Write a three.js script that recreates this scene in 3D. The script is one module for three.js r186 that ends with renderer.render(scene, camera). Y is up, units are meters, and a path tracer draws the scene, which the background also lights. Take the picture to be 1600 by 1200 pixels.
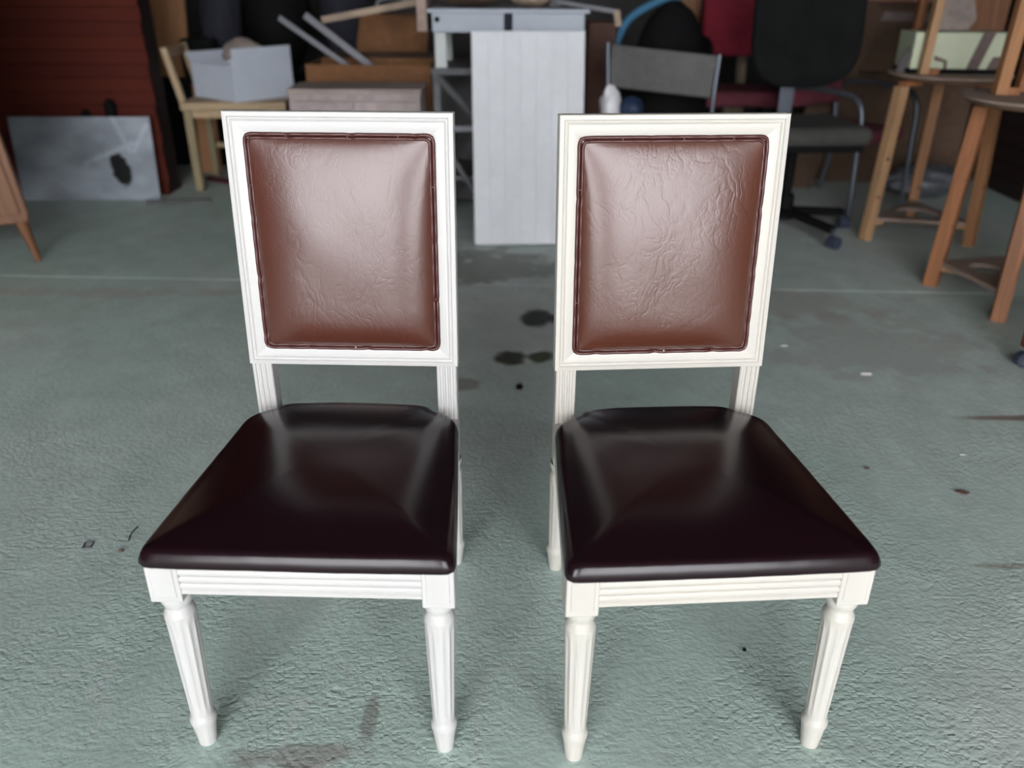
import * as THREE from 'three';
import { RoundedBoxGeometry } from 'three/addons/geometries/RoundedBoxGeometry.js';
import { mergeGeometries, mergeVertices, toCreasedNormals } from 'three/addons/utils/BufferGeometryUtils.js';
import { MarchingCubes } from 'three/addons/objects/MarchingCubes.js';
import { RectAreaLightUniformsLib } from 'three/addons/lights/RectAreaLightUniformsLib.js';

// ---------------------------------------------------------------- camera, sky, daylight, exposure
const scene = new THREE.Scene();
const camera = new THREE.PerspectiveCamera(49.31, 4 / 3, 0.05, 80);
camera.position.set(0, 1.1835, 0);
camera.rotation.set(-26.16 * Math.PI / 180, 0, 0.276 * Math.PI / 180);
camera.focus = 1.5;
camera.userData.fStop = 2.3;
scene.add(camera);

const OPEN = { x0: -2.45, x1: 2.65, h: 3.6, z: 3.6 };            // the wide doorway behind the photographer
scene.background = new THREE.Color().setRGB(0.96, 0.975, 1.03);    // even overcast sky
scene.backgroundIntensity = 6.4;
RectAreaLightUniformsLib.init();
const day = new THREE.RectAreaLight(new THREE.Color().setRGB(0.975, 0.985, 1.0), 2.8, OPEN.x1 - OPEN.x0, OPEN.h);
day.position.set((OPEN.x0 + OPEN.x1) / 2, OPEN.h / 2, OPEN.z + 0.1);   // daylight entering by the doorway
day.lookAt(day.position.x, OPEN.h / 2, -10);
scene.add(day);

const renderer = new THREE.WebGLRenderer({ antialias: true });
renderer.toneMapping = THREE.LinearToneMapping;
renderer.toneMappingExposure = 1.15;
renderer.shadowMap.enabled = true;

// ---------------------------------------------------------------- helpers
let seed = 7;
const rnd = () => { seed = (seed + 0x6d2b79f5) | 0; let t = Math.imul(seed ^ (seed >>> 15), 1 | seed); t = (t + Math.imul(t ^ (t >>> 7), 61 | t)) ^ t; return ((t ^ (t >>> 14)) >>> 0) / 4294967296; };
const V = (x, y, z) => new THREE.Vector3(x, y, z);
const clamp = (x, a = 0, b = 1) => Math.min(b, Math.max(a, x));
const smooth = (a, b, x) => { const t = clamp((x - a) / (b - a)); return t * t * (3 - 2 * t); };
const names = {};
const numbered = (n) => { const k = names[n] = (names[n] ?? -1) + 1; return k ? `${n}_${String(k).padStart(3, '0')}` : n; };
function obj(name, geo, mat, parent = scene) {
  const g = Array.isArray(geo) ? mergeGeometries(geo.map((q) => q.index ? q.toNonIndexed() : q)) : geo;
  const m = new THREE.Mesh(g, mat); m.name = parent === scene ? numbered(name) : name;
  m.castShadow = m.receiveShadow = true; parent.add(m); return m;
}
function tag(o, label, category, group) { Object.assign(o.userData, { label, category }); if (group) o.userData.group = group; return o; }
function thing(name, label, category, p = [0, 0, 0], turn = 0, group) {
  const o = new THREE.Group(); o.name = numbered(name); o.position.set(...p); o.rotation.y = turn; scene.add(o);
  return tag(o, label, category, group);
}
function struct(name, geo, mat) { const m = obj(name, geo, mat); m.userData.kind = 'structure'; return m; }
// uv in metres by the way each face points; grain runs along `along`
function metric(g, along = 'y', off = [0, 0]) {
  const q = g.index ? g.toNonIndexed() : g; const P = q.attributes.position, N = q.attributes.normal, uv = new Float32Array(P.count * 2);
  const ax = { x: 0, y: 1, z: 2 }[along];
  for (let i = 0; i < P.count; i++) {
    const p = [P.getX(i), P.getY(i), P.getZ(i)], n = [N.getX(i), N.getY(i), N.getZ(i)].map(Math.abs);
    const d = n[0] >= n[1] && n[0] >= n[2] ? 0 : n[1] >= n[2] ? 1 : 2;
    const rest = [0, 1, 2].filter((k) => k !== d); let a = rest[0], b = rest[1];
    if (a === ax) [a, b] = [b, a];
    uv[2 * i] = p[a] + off[0]; uv[2 * i + 1] = p[b] + off[1];
  }
  q.setAttribute('uv', new THREE.BufferAttribute(uv, 2)); return q;
}
const box = (w, h, d, x = 0, y = 0, z = 0, r = 0.003, along = 'y') => metric(new RoundedBoxGeometry(w, h, d, 1, Math.min(r, w / 2.1, h / 2.1, d / 2.1)).translate(x, y, z), along, [rnd(), rnd()]);
// a straight square bar between two points
function bar(a, b, w, d = w, r = 0.003, ref = V(0, 0, 1)) {
  const A = a.isVector3 ? a : V(...a), B = b.isVector3 ? b : V(...b), y = B.clone().sub(A), L = y.length(); y.normalize();
  const x = y.clone().cross(ref).normalize(), z = x.clone().cross(y);
  const g = metric(new RoundedBoxGeometry(w, L, d, 1, Math.min(r, w / 2.1, d / 2.1)), 'y', [rnd(), rnd()]);
  return g.applyMatrix4(new THREE.Matrix4().makeBasis(x, y, z).setPosition(A.clone().add(B).multiplyScalar(0.5)));
}
const tube = (pts, r, seg = 40, rad = 8, closed = false, tension = 0.5) => new THREE.TubeGeometry(new THREE.CatmullRomCurve3(pts.map((p) => p.isVector3 ? p : V(...p)), closed, 'centripetal', tension), seg, r, rad, closed);
const lathe = (pts, seg = 24) => new THREE.LatheGeometry(pts.map(([r, y]) => new THREE.Vector2(r, y)), seg);
function extrude(shape, depth, bevel = 0.002, seg = 12) {
  return new THREE.ExtrudeGeometry(shape, { depth: depth - 2 * bevel, bevelEnabled: bevel > 0, bevelThickness: bevel, bevelSize: bevel, bevelOffset: -bevel, bevelSegments: 2, curveSegments: seg }).translate(0, 0, bevel);
}
function poly(pts) { const s = new THREE.Shape(); pts.forEach(([x, y], i) => i ? s.lineTo(x, y) : s.moveTo(x, y)); s.closePath(); return s; }
function roundRect(w, h, r) {
  const s = new THREE.Shape(), x = -w / 2, y = -h / 2;
  s.moveTo(x + r, y); s.lineTo(x + w - r, y); s.quadraticCurveTo(x + w, y, x + w, y + r); s.lineTo(x + w, y + h - r); s.quadraticCurveTo(x + w, y + h, x + w - r, y + h);
  s.lineTo(x + r, y + h); s.quadraticCurveTo(x, y + h, x, y + h - r); s.lineTo(x, y + r); s.quadraticCurveTo(x, y, x + r, y); return s;
}
// ---- noise
const hash = (x, y, s) => { let h = Math.imul(x, 374761393) ^ Math.imul(y, 668265263) ^ Math.imul(s, 974711); h = Math.imul(h ^ (h >>> 13), 1274126177); return ((h ^ (h >>> 16)) >>> 0) / 4294967296; };
function vn(x, y, px, py, s) {               // periodic value noise, 0..1
  const xi = Math.floor(x), yi = Math.floor(y), fx = x - xi, fy = y - yi, u = fx * fx * (3 - 2 * fx), v = fy * fy * (3 - 2 * fy);
  const m = (a, p) => ((a % p) + p) % p, x0 = m(xi, px), x1 = m(xi + 1, px), y0 = m(yi, py), y1 = m(yi + 1, py);
  const a = hash(x0, y0, s), b = hash(x1, y0, s), c = hash(x0, y1, s), d = hash(x1, y1, s);
  return a + (b - a) * u + (c - a) * v + (a - b - c + d) * u * v;
}
function fbm(u, v, f, oct, s, fy = f) { let t = 0, a = 0.5, n = 0; for (let i = 0; i < oct; i++) { t += a * vn(u * f, v * fy, f, fy, s + i * 17); n += a; a *= 0.5; f *= 2; fy *= 2; } return t / n; }
function noise3(x, y, z, s = 0) { return (vn(x + z * 0.7, y - z * 0.6, 4096, 4096, s) + vn(y + x * 0.5, z + 0.3 * x, 4096, 4096, s + 5)) - 1; }
function tex(w, h, fn, srgb = true, wrap = THREE.RepeatWrapping) {
  const d = new Uint8Array(w * h * 4);
  for (let j = 0; j < h; j++) for (let i = 0; i < w; i++) { const c = fn((i + 0.5) / w, (j + 0.5) / h), k = 4 * (j * w + i); for (let q = 0; q < 3; q++) d[k + q] = clamp(Array.isArray(c) ? c[q] : c) * 255; d[k + 3] = 255; }
  const t = new THREE.DataTexture(d, w, h); t.wrapS = t.wrapT = wrap; t.magFilter = THREE.LinearFilter; t.minFilter = THREE.LinearMipmapLinearFilter; t.generateMipmaps = true;
  if (srgb) t.colorSpace = THREE.SRGBColorSpace; t.needsUpdate = true; return t;
}
const scaled = (t, rx, ry = rx) => { const c = t.clone(); c.repeat.set(rx, ry); c.needsUpdate = true; return c; };
const std = (o) => new THREE.MeshPhysicalMaterial(o);
const lin = (r, g, b) => new THREE.Color().setRGB(r, g, b);

// ---------------------------------------------------------------- textures and materials
const FX0 = -4, FW = 8, FZ0 = 3.65, FD = 10.6;
const blots = [   // stains on the painted concrete: x, z, half sizes, colour, strength, raggedness
  [0.10, -2.985, 0.075, 0.095, [0.13, 0.14, 0.13], 0.85, 0.5], [0.18, -2.97, 0.05, 0.06, [0.13, 0.14, 0.13], 0.7, 0.5],
  [-0.005, -2.615, 0.062, 0.07, [0.2, 0.21, 0.15], 0.9, 0.6], [0.095, -2.62, 0.055, 0.05, [0.22, 0.24, 0.14], 0.85, 0.6],
  [1.62, -2.195, 0.30, 0.022, [0.491, 0.421, 0.386], 0.85, 0.25], [1.22, -1.50, 0.20, 0.012, [0.491, 0.433, 0.386], 0.4, 0.4],
  [-0.249, -1.07, 0.012, 0.045, [0.421, 0.386, 0.363], 0.4, 0.6], [-0.36, -0.985, 0.11, 0.03, [0.491, 0.421, 0.398], 0.4, 0.9], [-0.28, -0.93, 0.16, 0.035, [0.526, 0.445, 0.421], 0.35, 0.9],
  [-1.75, -3.24, 0.62, 0.06, [0.702, 0.649, 0.626], 0.35, 0.8], [-0.62, -2.0, 0.10, 0.10, [0.702, 0.643, 0.608], 0.4, 0.9],
  [0.98, -3.15, 0.5, 0.2, [0.667, 0.638, 0.608], 0.45, 0.8], [1.3, -2.75, 0.4, 0.3, [0.655, 0.643, 0.62], 0.4, 0.9],
  [-0.16, -2.41, 0.05, 0.05, [0.491, 0.445, 0.398], 0.5, 0.8], [-0.05, -3.6, 0.35, 0.25, [0.421, 0.421, 0.386], 0.5, 0.9],
];
const floorColor = tex(2048, 2048, (u, v) => {
  const x = FX0 + u * FW, z = FZ0 - v * FD;
  const a = fbm(u, v, 5, 5, 3), b = fbm(u, v, 14, 5, 31), c = fbm(u, v, 90, 3, 57, 110), d = fbm(u, v, 9, 4, 91), e = vn(u * 700, v * 900, 700, 900, 5);
  let col = [0.765, 0.825, 0.796];
  const dust = smooth(0.42, 0.66, 0.55 * a + 0.45 * b) * 0.75, green = smooth(0.46, 0.68, d);
  const mixIn = (q, t) => { for (let k = 0; k < 3; k++) col[k] += (q[k] - col[k]) * t; };
  mixIn([0.805, 0.818, 0.805], dust); mixIn([0.715, 0.805, 0.765], green * 0.6);
  const m = 0.94 + 0.10 * c + 0.05 * (e - 0.5) + 0.06 * (b - 0.5);
  for (let k = 0; k < 3; k++) col[k] *= m;
  for (const [bx, bz, rx, rz, q, s, rag] of blots) {
    if (Math.abs(x - bx) > rx * 1.7 || Math.abs(z - bz) > rz * 1.7) continue;
    const rr = Math.hypot((x - bx) / rx, (z - bz) / rz) + rag * (fbm(u, v, 120, 3, 7, 156) - 0.5) * 1.6;
    mixIn(q, s * (1 - smooth(0.62, 1.12, rr)));
  }
  const sc = fbm(u, v, 26, 3, 123, 34), scr = 1 - Math.abs(sc - 0.5) * 60;                    // thin pale scratches
  if (scr > 0 && fbm(u, v, 7, 2, 77) > 0.56) mixIn([0.78, 0.80, 0.785], scr * 0.5);
  return col;
}, true, THREE.ClampToEdgeWrapping);
const floorBump = tex(1024, 1024, (u, v) => {
  const reg = smooth(0.35, 0.62, fbm(u, v, 3, 3, 5));
  const f = fbm(u, v, 96, 3, 11, 126), g = vn(u * 150, v * 190, 150, 190, 41), pit = smooth(0.72, 0.86, vn(u * 120, v * 150, 120, 150, 77));
  return 0.62 + (0.34 + 0.4 * reg) * (f - 0.5) * 1.5 + 0.13 * (g - 0.5) - 0.42 * pit * (0.15 + 0.85 * reg);
}, false);
const grain = tex(512, 512, (u, v) => {       // streaks along v
  const w = fbm(u, v, 3, 3, 2) * 0.25, s = fbm(u + w, v, 24, 4, 9, 3), l = 0.5 + 0.5 * Math.sin((u + w) * 2 * Math.PI * 18 + 5 * fbm(u, v, 3, 2, 4, 2));
  return 0.72 + 0.2 * s + 0.12 * l * s + 0.06 * (vn(u * 200, v * 20, 200, 20, 8) - 0.5);
});
const mottle = tex(512, 512, (u, v) => 0.78 + 0.3 * (fbm(u, v, 5, 6, 13) - 0.5) + 0.14 * (fbm(u, v, 40, 3, 19) - 0.5) + 0.06);
const softMottle = tex(256, 256, (u, v) => 0.95 + 0.07 * (fbm(u, v, 3, 5, 17) - 0.5) + 0.03 * (fbm(u, v, 30, 2, 71) - 0.5));
const creaseBump = tex(1024, 1024, (u, v) => {        // wrinkled leather: a web of fine creases over soft swells
  const wx = fbm(u, v, 5, 3, 61) - 0.5, wy = fbm(u, v, 5, 3, 63) - 0.5;
  let h = 0;
  for (const [f, g, s, a, p] of [[6, 4, 21, 0.20, 5], [13, 9, 25, 0.24, 5], [24, 17, 29, 0.20, 4], [46, 38, 33, 0.12, 3], [90, 80, 37, 0.06, 2]]) {
    const n = vn(u * f + wx * f * 0.3, v * g + wy * g * 0.3, f, g, s) * 0.65 + 0.35 * vn(u * f * 2 + wx * 3, v * g * 2, 2 * f, 2 * g, s + 1), gate = smooth(0.25, 0.7, vn(u * 5, v * 5, 5, 5, s + 40));
    h -= a * (0.2 + 0.8 * gate) * Math.pow(clamp(1 - Math.abs(2 * n - 1) * 1.3), p);
  }
  return 0.82 + h + 0.1 * (fbm(u, v, 10, 3, 81) - 0.5) + 0.03 * (vn(u * 220, v * 220, 220, 220, 88) - 0.5);
}, false);
const seatRough = tex(512, 512, (u, v) => { const s = fbm(u, v, 30, 3, 5); return 0.5 + 0.1 * (fbm(u, v, 3, 3, 6) - 0.5) + 0.05 * s; }, false);
const paintTex = (warm) => tex(512, 512, (u, v) => {
  const s = fbm(u, v, 30, 3, 15, 4), p = fbm(u, v, 5, 4, 23);
  const t = 0.955 + 0.06 * (s - 0.5) + 0.03 * (p - 0.5); const w = warm * (0.5 + p);
  return [t, t * (0.994 - 0.016 * w), t * (0.988 - 0.05 * w)];
});
const M = {
  floor: std({ map: floorColor, bumpMap: scaled(floorBump, 9, 12), bumpScale: 0.0017, roughness: 0.66, specularIntensity: 0.55 }),
  outdoor: std({ color: lin(0.60, 0.59, 0.57), map: mottle, roughness: 0.95 }),
  plaster: std({ color: lin(0.07, 0.066, 0.062), map: mottle, roughness: 0.95 }),
  ceil: std({ color: lin(0.10, 0.095, 0.09), map: mottle, roughness: 0.95 }),
  redPlank: [0, 1, 2].map((k) => std({ color: lin(0.090 + 0.007 * k, 0.0165 + 0.0015 * k, 0.0108), map: softMottle, roughness: 0.85, specularIntensity: 0.4 })),
  darkPlank: [0, 1].map((k) => std({ color: lin(0.030 + 0.006 * k, 0.012, 0.009), map: grain, roughness: 0.75 })),
  paintL: std({ color: lin(0.665, 0.665, 0.668), map: paintTex(0.4), roughness: 0.42, clearcoat: 0.15, clearcoatRoughness: 0.35 }),
  paintR: std({ color: lin(0.67, 0.66, 0.64), map: paintTex(0.8), roughness: 0.42, clearcoat: 0.15, clearcoatRoughness: 0.35 }),
  rawWood: std({ color: lin(0.16, 0.075, 0.04), map: grain, roughness: 0.8 }),
  brownL: std({ ior: 1.62, color: lin(0.092, 0.026, 0.0155), bumpMap: creaseBump, bumpScale: 0.0008, roughness: 0.36, clearcoat: 0.42, clearcoatRoughness: 0.22 }),
  brownR: std({ ior: 1.62, color: lin(0.100, 0.029, 0.0155), bumpMap: creaseBump, bumpScale: 0.0011, roughness: 0.36, clearcoat: 0.42, clearcoatRoughness: 0.22 }),
  welt: std({ color: lin(0.075, 0.021, 0.017), roughness: 0.3 }),
  seat: std({ color: lin(0.0125, 0.0035, 0.0060), roughnessMap: seatRough, roughness: 0.44, bumpMap: scaled(mottle, 3), bumpScale: 0.00012, specularIntensity: 0.85 }),
  tack: std({ color: lin(0.5, 0.5, 0.5), metalness: 1, roughness: 0.3 }),
  pine: std({ color: lin(0.50, 0.235, 0.10), map: scaled(grain, 4, 1), roughness: 0.6 }),
  pinePale: std({ color: lin(0.62, 0.36, 0.185), map: scaled(grain, 4, 1), roughness: 0.6 }),
  pineRed: std({ color: lin(0.44, 0.175, 0.07), map: scaled(grain, 4, 1), roughness: 0.55 }),
  knot: std({ color: lin(0.11, 0.03, 0.015), roughness: 0.6 }),
  ply: std({ color: lin(0.43, 0.315, 0.25), map: mottle, roughness: 0.85 }),
  plyEdge: std({ color: lin(0.45, 0.26, 0.15), map: scaled(grain, 1, 6), roughness: 0.8 }),
  veneer: std({ color: lin(0.27, 0.115, 0.05), map: scaled(grain, 1.5, 0.6), roughness: 0.5 }),
  galv: std({ color: lin(0.52, 0.57, 0.63), map: null, roughness: 0.5, metalness: 0.25 }),
  beige: std({ color: lin(0.62, 0.44, 0.26), map: scaled(grain, 3, 1), roughness: 0.6 }),
  olive: std({ color: lin(0.42, 0.33, 0.18), map: scaled(grain, 3, 1), roughness: 0.6 }),
  bluebox: std({ color: lin(0.66, 0.71, 0.80), map: softMottle, roughness: 0.75 }),
  navy: std({ color: lin(0.030, 0.030, 0.048), map: mottle, roughness: 0.9 }),
  black: std({ color: lin(0.005, 0.005, 0.0055), roughness: 0.8, specularIntensity: 0.3 }),
  blackCloth: std({ color: lin(0.0095, 0.010, 0.010), map: scaled(mottle, 3), roughness: 0.92, specularIntensity: 0.4 }),
  grease: std({ color: lin(0.10, 0.10, 0.10), map: scaled(mottle, 3), roughness: 0.7 }),
  alu: std({ color: lin(0.15, 0.152, 0.165), metalness: 0.5, roughness: 0.42 }),
  steel: std({ color: lin(0.16, 0.18, 0.21), metalness: 0.7, roughness: 0.4 }),
  mauve: std({ color: lin(0.56, 0.46, 0.45), map: mottle, roughness: 0.85 }),
  card: std({ color: lin(0.30, 0.135, 0.055), map: mottle, roughness: 0.9 }),
  cardDusty: std({ color: lin(0.15, 0.09, 0.056), map: mottle, roughness: 0.9 }),
  tan: std({ color: lin(0.55, 0.42, 0.31), map: grain, roughness: 0.8 }),
  pinkTan: std({ color: lin(0.56, 0.42, 0.35), map: mottle, roughness: 0.85 }),
  drawer: std({ color: lin(0.46, 0.50, 0.56), map: softMottle, roughness: 0.6 }),
  white: std({ color: lin(0.80, 0.81, 0.84), map: softMottle, roughness: 0.6 }),
  whiteLeg: std({ color: lin(0.60, 0.63, 0.61), map: softMottle, roughness: 0.6 }),
  greyMetal: std({ color: lin(0.15, 0.15, 0.155), map: mottle, roughness: 0.65 }),
  folding: std({ color: lin(0.125, 0.118, 0.112), map: mottle, roughness: 0.6 }),
  blue: std({ color: lin(0.075, 0.24, 0.40), roughness: 0.45 }),
  deepBlue: std({ color: lin(0.012, 0.028, 0.07), roughness: 0.6 }),
  crimson: std({ color: lin(0.36, 0.018, 0.045), map: mottle, roughness: 0.85 }),
  crimsonDusty: std({ color: lin(0.27, 0.06, 0.085), map: mottle, roughness: 0.9 }),
  officeSeat: std({ color: lin(0.075, 0.073, 0.066), map: mottle, roughness: 0.95 }),
  mint: std({ color: lin(0.60, 0.65, 0.46), map: softMottle, roughness: 0.6 }),
  tape: std({ color: lin(0.20, 0.135, 0.12), map: mottle, roughness: 0.5 }),
  greyTape: std({ color: lin(0.24, 0.215, 0.22), map: mottle, roughness: 0.55 }),
  paper: std({ color: lin(0.50, 0.41, 0.37), map: mottle, roughness: 0.9 }),
  plastic: std({ color: lin(0.11, 0.115, 0.13), roughness: 0.35 }),
  whitePlastic: std({ color: lin(0.80, 0.78, 0.82), roughness: 0.4 }),
  mahogany: std({ color: lin(0.30, 0.075, 0.03), map: scaled(grain, 4, 1), roughness: 0.4 }),
  rubber: std({ color: lin(0.035, 0.045, 0.075), roughness: 0.5 }),
  chip: std({ color: lin(0.56, 0.55, 0.52), roughness: 0.8 }),
  dead: std({ color: lin(0.10, 0.05, 0.04), roughness: 0.85 }),
};
// the leaning sheet: bare zinc with a splash of black tar and rubbed marks
M.galv.map = tex(512, 256, (u, v) => {
  let t = 0.80 + 0.35 * (fbm(u, v, 4, 5, 3) - 0.5);
  const streak = (x0, y0, x1, y1, w) => { const dx = x1 - x0, dy = y1 - y0, k = clamp(((u - x0) * dx + (v - y0) * dy) / (dx * dx + dy * dy)), d = Math.hypot(u - x0 - k * dx, (v - y0 - k * dy) * 0.5); return 1 - smooth(0, w, d + 0.015 * (fbm(u, v, 20, 2, 4) - 0.5)); };
  t += 0.12 * Math.max(streak(0.74, 0.98, 0.83, 0.6, 0.03), streak(0.5, 0.45, 0.85, 0.68, 0.035), streak(0.97, 0.9, 0.86, 0.6, 0.03));
  const r = Math.hypot((u - 0.745) / 0.066, (v - 0.37 - (u - 0.745) * -0.7) / 0.19) + 0.7 * (fbm(u, v, 16, 3, 44) - 0.5);
  const k = 1 - smooth(0.85, 1.1, r); return [t, t, t].map((c) => c * (1 - k) + 0.05 * k);
}, true, THREE.ClampToEdgeWrapping);

// ---------------------------------------------------------------- the room
const RX0 = -3.7, RX1 = 2.95, RZ0 = -6.9, RH = 4.2, T = 0.2;
{
  // two slabs with an open joint between them, running slightly askew
  const jz = (x) => -3.36 + 0.04 * x, w = 0.004, dp = 0.012, pos = [], idx = [];
  const quad = (a, b, c, d) => { const k = pos.length / 3; for (const p of [a, b, c, d]) pos.push(...p); idx.push(k, k + 1, k + 2, k, k + 2, k + 3); };
  const L = RX0, R = RX1;
  quad([L, 0, OPEN.z], [R, 0, OPEN.z], [R, 0, jz(R) + w], [L, 0, jz(L) + w]);
  quad([L, 0, jz(L) + w], [R, 0, jz(R) + w], [R, -dp, jz(R) + w], [L, -dp, jz(L) + w]);
  quad([L, -dp, jz(L) + w], [R, -dp, jz(R) + w], [R, -dp, jz(R) - w], [L, -dp, jz(L) - w]);
  quad([L, -dp, jz(L) - w], [R, -dp, jz(R) - w], [R, 0, jz(R) - w], [L, 0, jz(L) - w]);
  quad([L, 0, jz(L) - w], [R, 0, jz(R) - w], [R, 0, RZ0], [L, 0, RZ0]);
  quad([L, -0.15, RZ0], [R, -0.15, RZ0], [R, -0.15, OPEN.z], [L, -0.15, OPEN.z]);
  const g = new THREE.BufferGeometry(), uv = [];
  for (let i = 0; i < pos.length; i += 3) uv.push((pos[i] - FX0) / FW, (FZ0 - pos[i + 2]) / FD);
  g.setAttribute('position', new THREE.Float32BufferAttribute(pos, 3)); g.setAttribute('uv', new THREE.Float32BufferAttribute(uv, 2)); g.setIndex(idx);
  const gg = g.toNonIndexed(); gg.computeVertexNormals();
  tag(struct('floor', gg, M.floor), 'worn grey-green painted concrete floor with a joint across it', 'floor');
}
const wallBox = (x0, x1, y0, y1, z0, z1) => metric(new THREE.BoxGeometry(x1 - x0, y1 - y0, z1 - z0).translate((x0 + x1) / 2, (y0 + y1) / 2, (z0 + z1) / 2));
tag(struct('wall_back', wallBox(RX0 - T, RX1 + T, -0.15, RH, RZ0 - T, RZ0), M.plaster), 'dark back wall behind the piled furniture', 'wall');
tag(struct('wall_left', wallBox(RX0 - T, RX0, -0.15, RH, RZ0, OPEN.z + 0.2), M.plaster), 'dark side wall beyond the left edge', 'wall');
tag(struct('ceiling', wallBox(RX0 - T, RX1 + T, RH, RH + T, RZ0 - T, OPEN.z + 0.2), M.ceil), 'dark workshop ceiling', 'ceiling');
tag(struct('wall_front', [wallBox(RX0, OPEN.x0, -0.15, RH, OPEN.z, OPEN.z + 0.2), wallBox(OPEN.x1, RX1, -0.15, RH, OPEN.z, OPEN.z + 0.2), wallBox(OPEN.x0, OPEN.x1, OPEN.h, RH, OPEN.z, OPEN.z + 0.2)], M.plaster), 'front wall around the wide doorway', 'wall');
tag(struct('ground', metric(new THREE.BoxGeometry(40, 0.1, 24).translate(0, -0.06, OPEN.z + 12.21)), M.outdoor), 'pale concrete yard outside the doorway', 'ground');
{
  const wr = tag(struct('wall_right', wallBox(RX1, RX1 + T, -0.15, RH, RZ0, OPEN.z + 0.2), M.plaster), 'dark right wall clad in brown boards behind the stands', 'wall');
  const g = box(0.016, 0.088, 3.2, 0, 0, 0, 0.004, 'z');
  for (let i = 0; i < 44; i++) { const p = obj('plank', g, M.darkPlank[i % 2], wr); p.position.set(RX1 - 0.008 - 0.003 * (i % 3), 0.05 + i * 0.094, -5.28); }
  const wl = tag(struct('wall_middle', wallBox(RX0, -2.03, 0, RH, -5.12, -4.93), M.darkPlank[0]), 'dark red boarded wall section behind the zinc sheet', 'wall');
  const h = box(1.69, 0.0712, 0.018, 0, 0, 0, 0.0035, 'x');
  for (let i = 0; i < 57; i++) { const p = obj('plank', h, M.redPlank[(i * 7) % 3], wl); p.position.set(-2.865 + 0.004 * ((i * 5) % 3), 0.037 + i * 0.0722, -4.921 - 0.002 * ((i * 3) % 2)); }
}

// ---------------------------------------------------------------- the two dining chairs
const legProfile = [[0.0125, 0], [0.0150, 0.002], [0.0168, 0.02], [0.0195, 0.044], [0.0212, 0.050], [0.0220, 0.056], [0.0212, 0.062], [0.0188, 0.066], [0.0180, 0.070]];
function flutedLeg(top, len = 1, rTop = 0.0245) {
  // foot, ring, fluted shaft, shoulder, neck and collar, turned about y; the shaft carries twelve hollow flutes
  const prof = [...legProfile], y0 = 0.072, y1 = top - 0.040, n = 22;
  for (let i = 0; i <= n; i++) { const t = i / n; prof.push([0.0182 + (rTop - 0.0182) * Math.pow(t, 0.9), y0 + (y1 - y0) * t]); }
  prof.push([rTop * 0.98, top - 0.037], [rTop * 0.90, top - 0.032], [rTop * 0.80, top - 0.026], [rTop * 0.80, top - 0.022], [rTop * 0.88, top - 0.019], [rTop * 1.0, top - 0.012], [rTop * 1.02, top - 0.006], [rTop * 1.0, top]);
  const seg = 72, g = lathe(prof, seg), P = g.attributes.position;
  for (let i = 0; i < P.count; i++) {
    const x = P.getX(i), y = P.getY(i), z = P.getZ(i), a = Math.atan2(z, x), in0 = smooth(y0 + 0.006, y0 + 0.02, y) * (1 - smooth(y1 - 0.02, y1 - 0.006, y));
    const f = Math.pow(Math.abs(Math.cos(a * 6)), 0.8), k = 1 - 0.085 * in0 * f; P.setX(i, x * k); P.setZ(i, z * k);
  }
  g.computeVertexNormals(); return g;
}
function mitredFrame(w, h, prof) {       // profile (inset from the outer edge, height) swept round a rectangle with mitred corners, bottom edge on y = 0
  const geos = [];
  const cs = [[-w / 2, 0], [w / 2, 0], [w / 2, h], [-w / 2, h]], inn = [[1, 1], [-1, 1], [-1, -1], [1, -1]];
  for (let e = 0; e < 4; e++) {
    const a = e, b = (e + 1) % 4, pos = [], uv = [], idx = [];
    prof.forEach(([u, q], i) => {
      for (const c of [a, b]) { const px = cs[c][0] + inn[c][0] * u, py = cs[c][1] + inn[c][1] * u; pos.push(px, py, q); uv.push(i * 0.02, e % 2 ? py : px); }
      if (i) { const k = 2 * i; idx.push(k - 2, k - 1, k + 1, k - 2, k + 1, k); }
    });
    const g = new THREE.BufferGeometry(); g.setAttribute('position', new THREE.Float32BufferAttribute(pos, 3)); g.setAttribute('uv', new THREE.Float32BufferAttribute(uv, 2)); g.setIndex(idx); g.computeVertexNormals();
    geos.push(toCreasedNormals(g, 0.7));
  }
  return mergeGeometries(geos);
}
function flipIfInward(g) { return g; }
function cushionPanel(w, h, bulge, s) {
  const nx = 56, ny = 64, g = new THREE.PlaneGeometry(w, h, nx, ny), P = g.attributes.position, uv = g.attributes.uv;
  for (let i = 0; i < P.count; i++) {
    let x = P.getX(i), y = P.getY(i); const a = Math.abs(2 * x / w), b = Math.abs(2 * y / h);
    const yy = 2 * y / h, pk = -0.56, q = yy > pk ? (yy - pk) / (1 - pk) : (yy - pk) / (1 + pk), fx = 1 - Math.pow(a, 4.2), fy = 1 - Math.pow(Math.abs(q), yy > pk ? 2.5 : 2.8), f = Math.pow(Math.max(0, fx * fy), 0.72);
    P.setZ(i, bulge * f + 0.0012 * f * noise3(x * 14 + s, y * 12, s, 3)); uv.setXY(i, x * 3.6 + s, y * 3.0 + s);
  }
  g.computeVertexNormals(); return g;
}
function weltLoop(w, h, r, z, rad, wob, s) {
  const pts = [], per = 4, n = 140; const sp = roundRect(w, h, r).getSpacedPoints(n);
  for (let i = 0; i < n; i++) {
    const p = sp[i], c = Math.abs(((i / n * 13 + s) % 1) - 0.5) * 2, pinch = smooth(0.86, 1, c), k = 1 - wob * pinch / Math.hypot(p.x, p.y);
    pts.push(V(p.x * k, p.y * k, z - 0.0016 * pinch + 0.0005 * Math.sin(i * 1.7)));
  }
  return new THREE.TubeGeometry(new THREE.CatmullRomCurve3(pts, true), 280, rad, 8, true);
}
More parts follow.
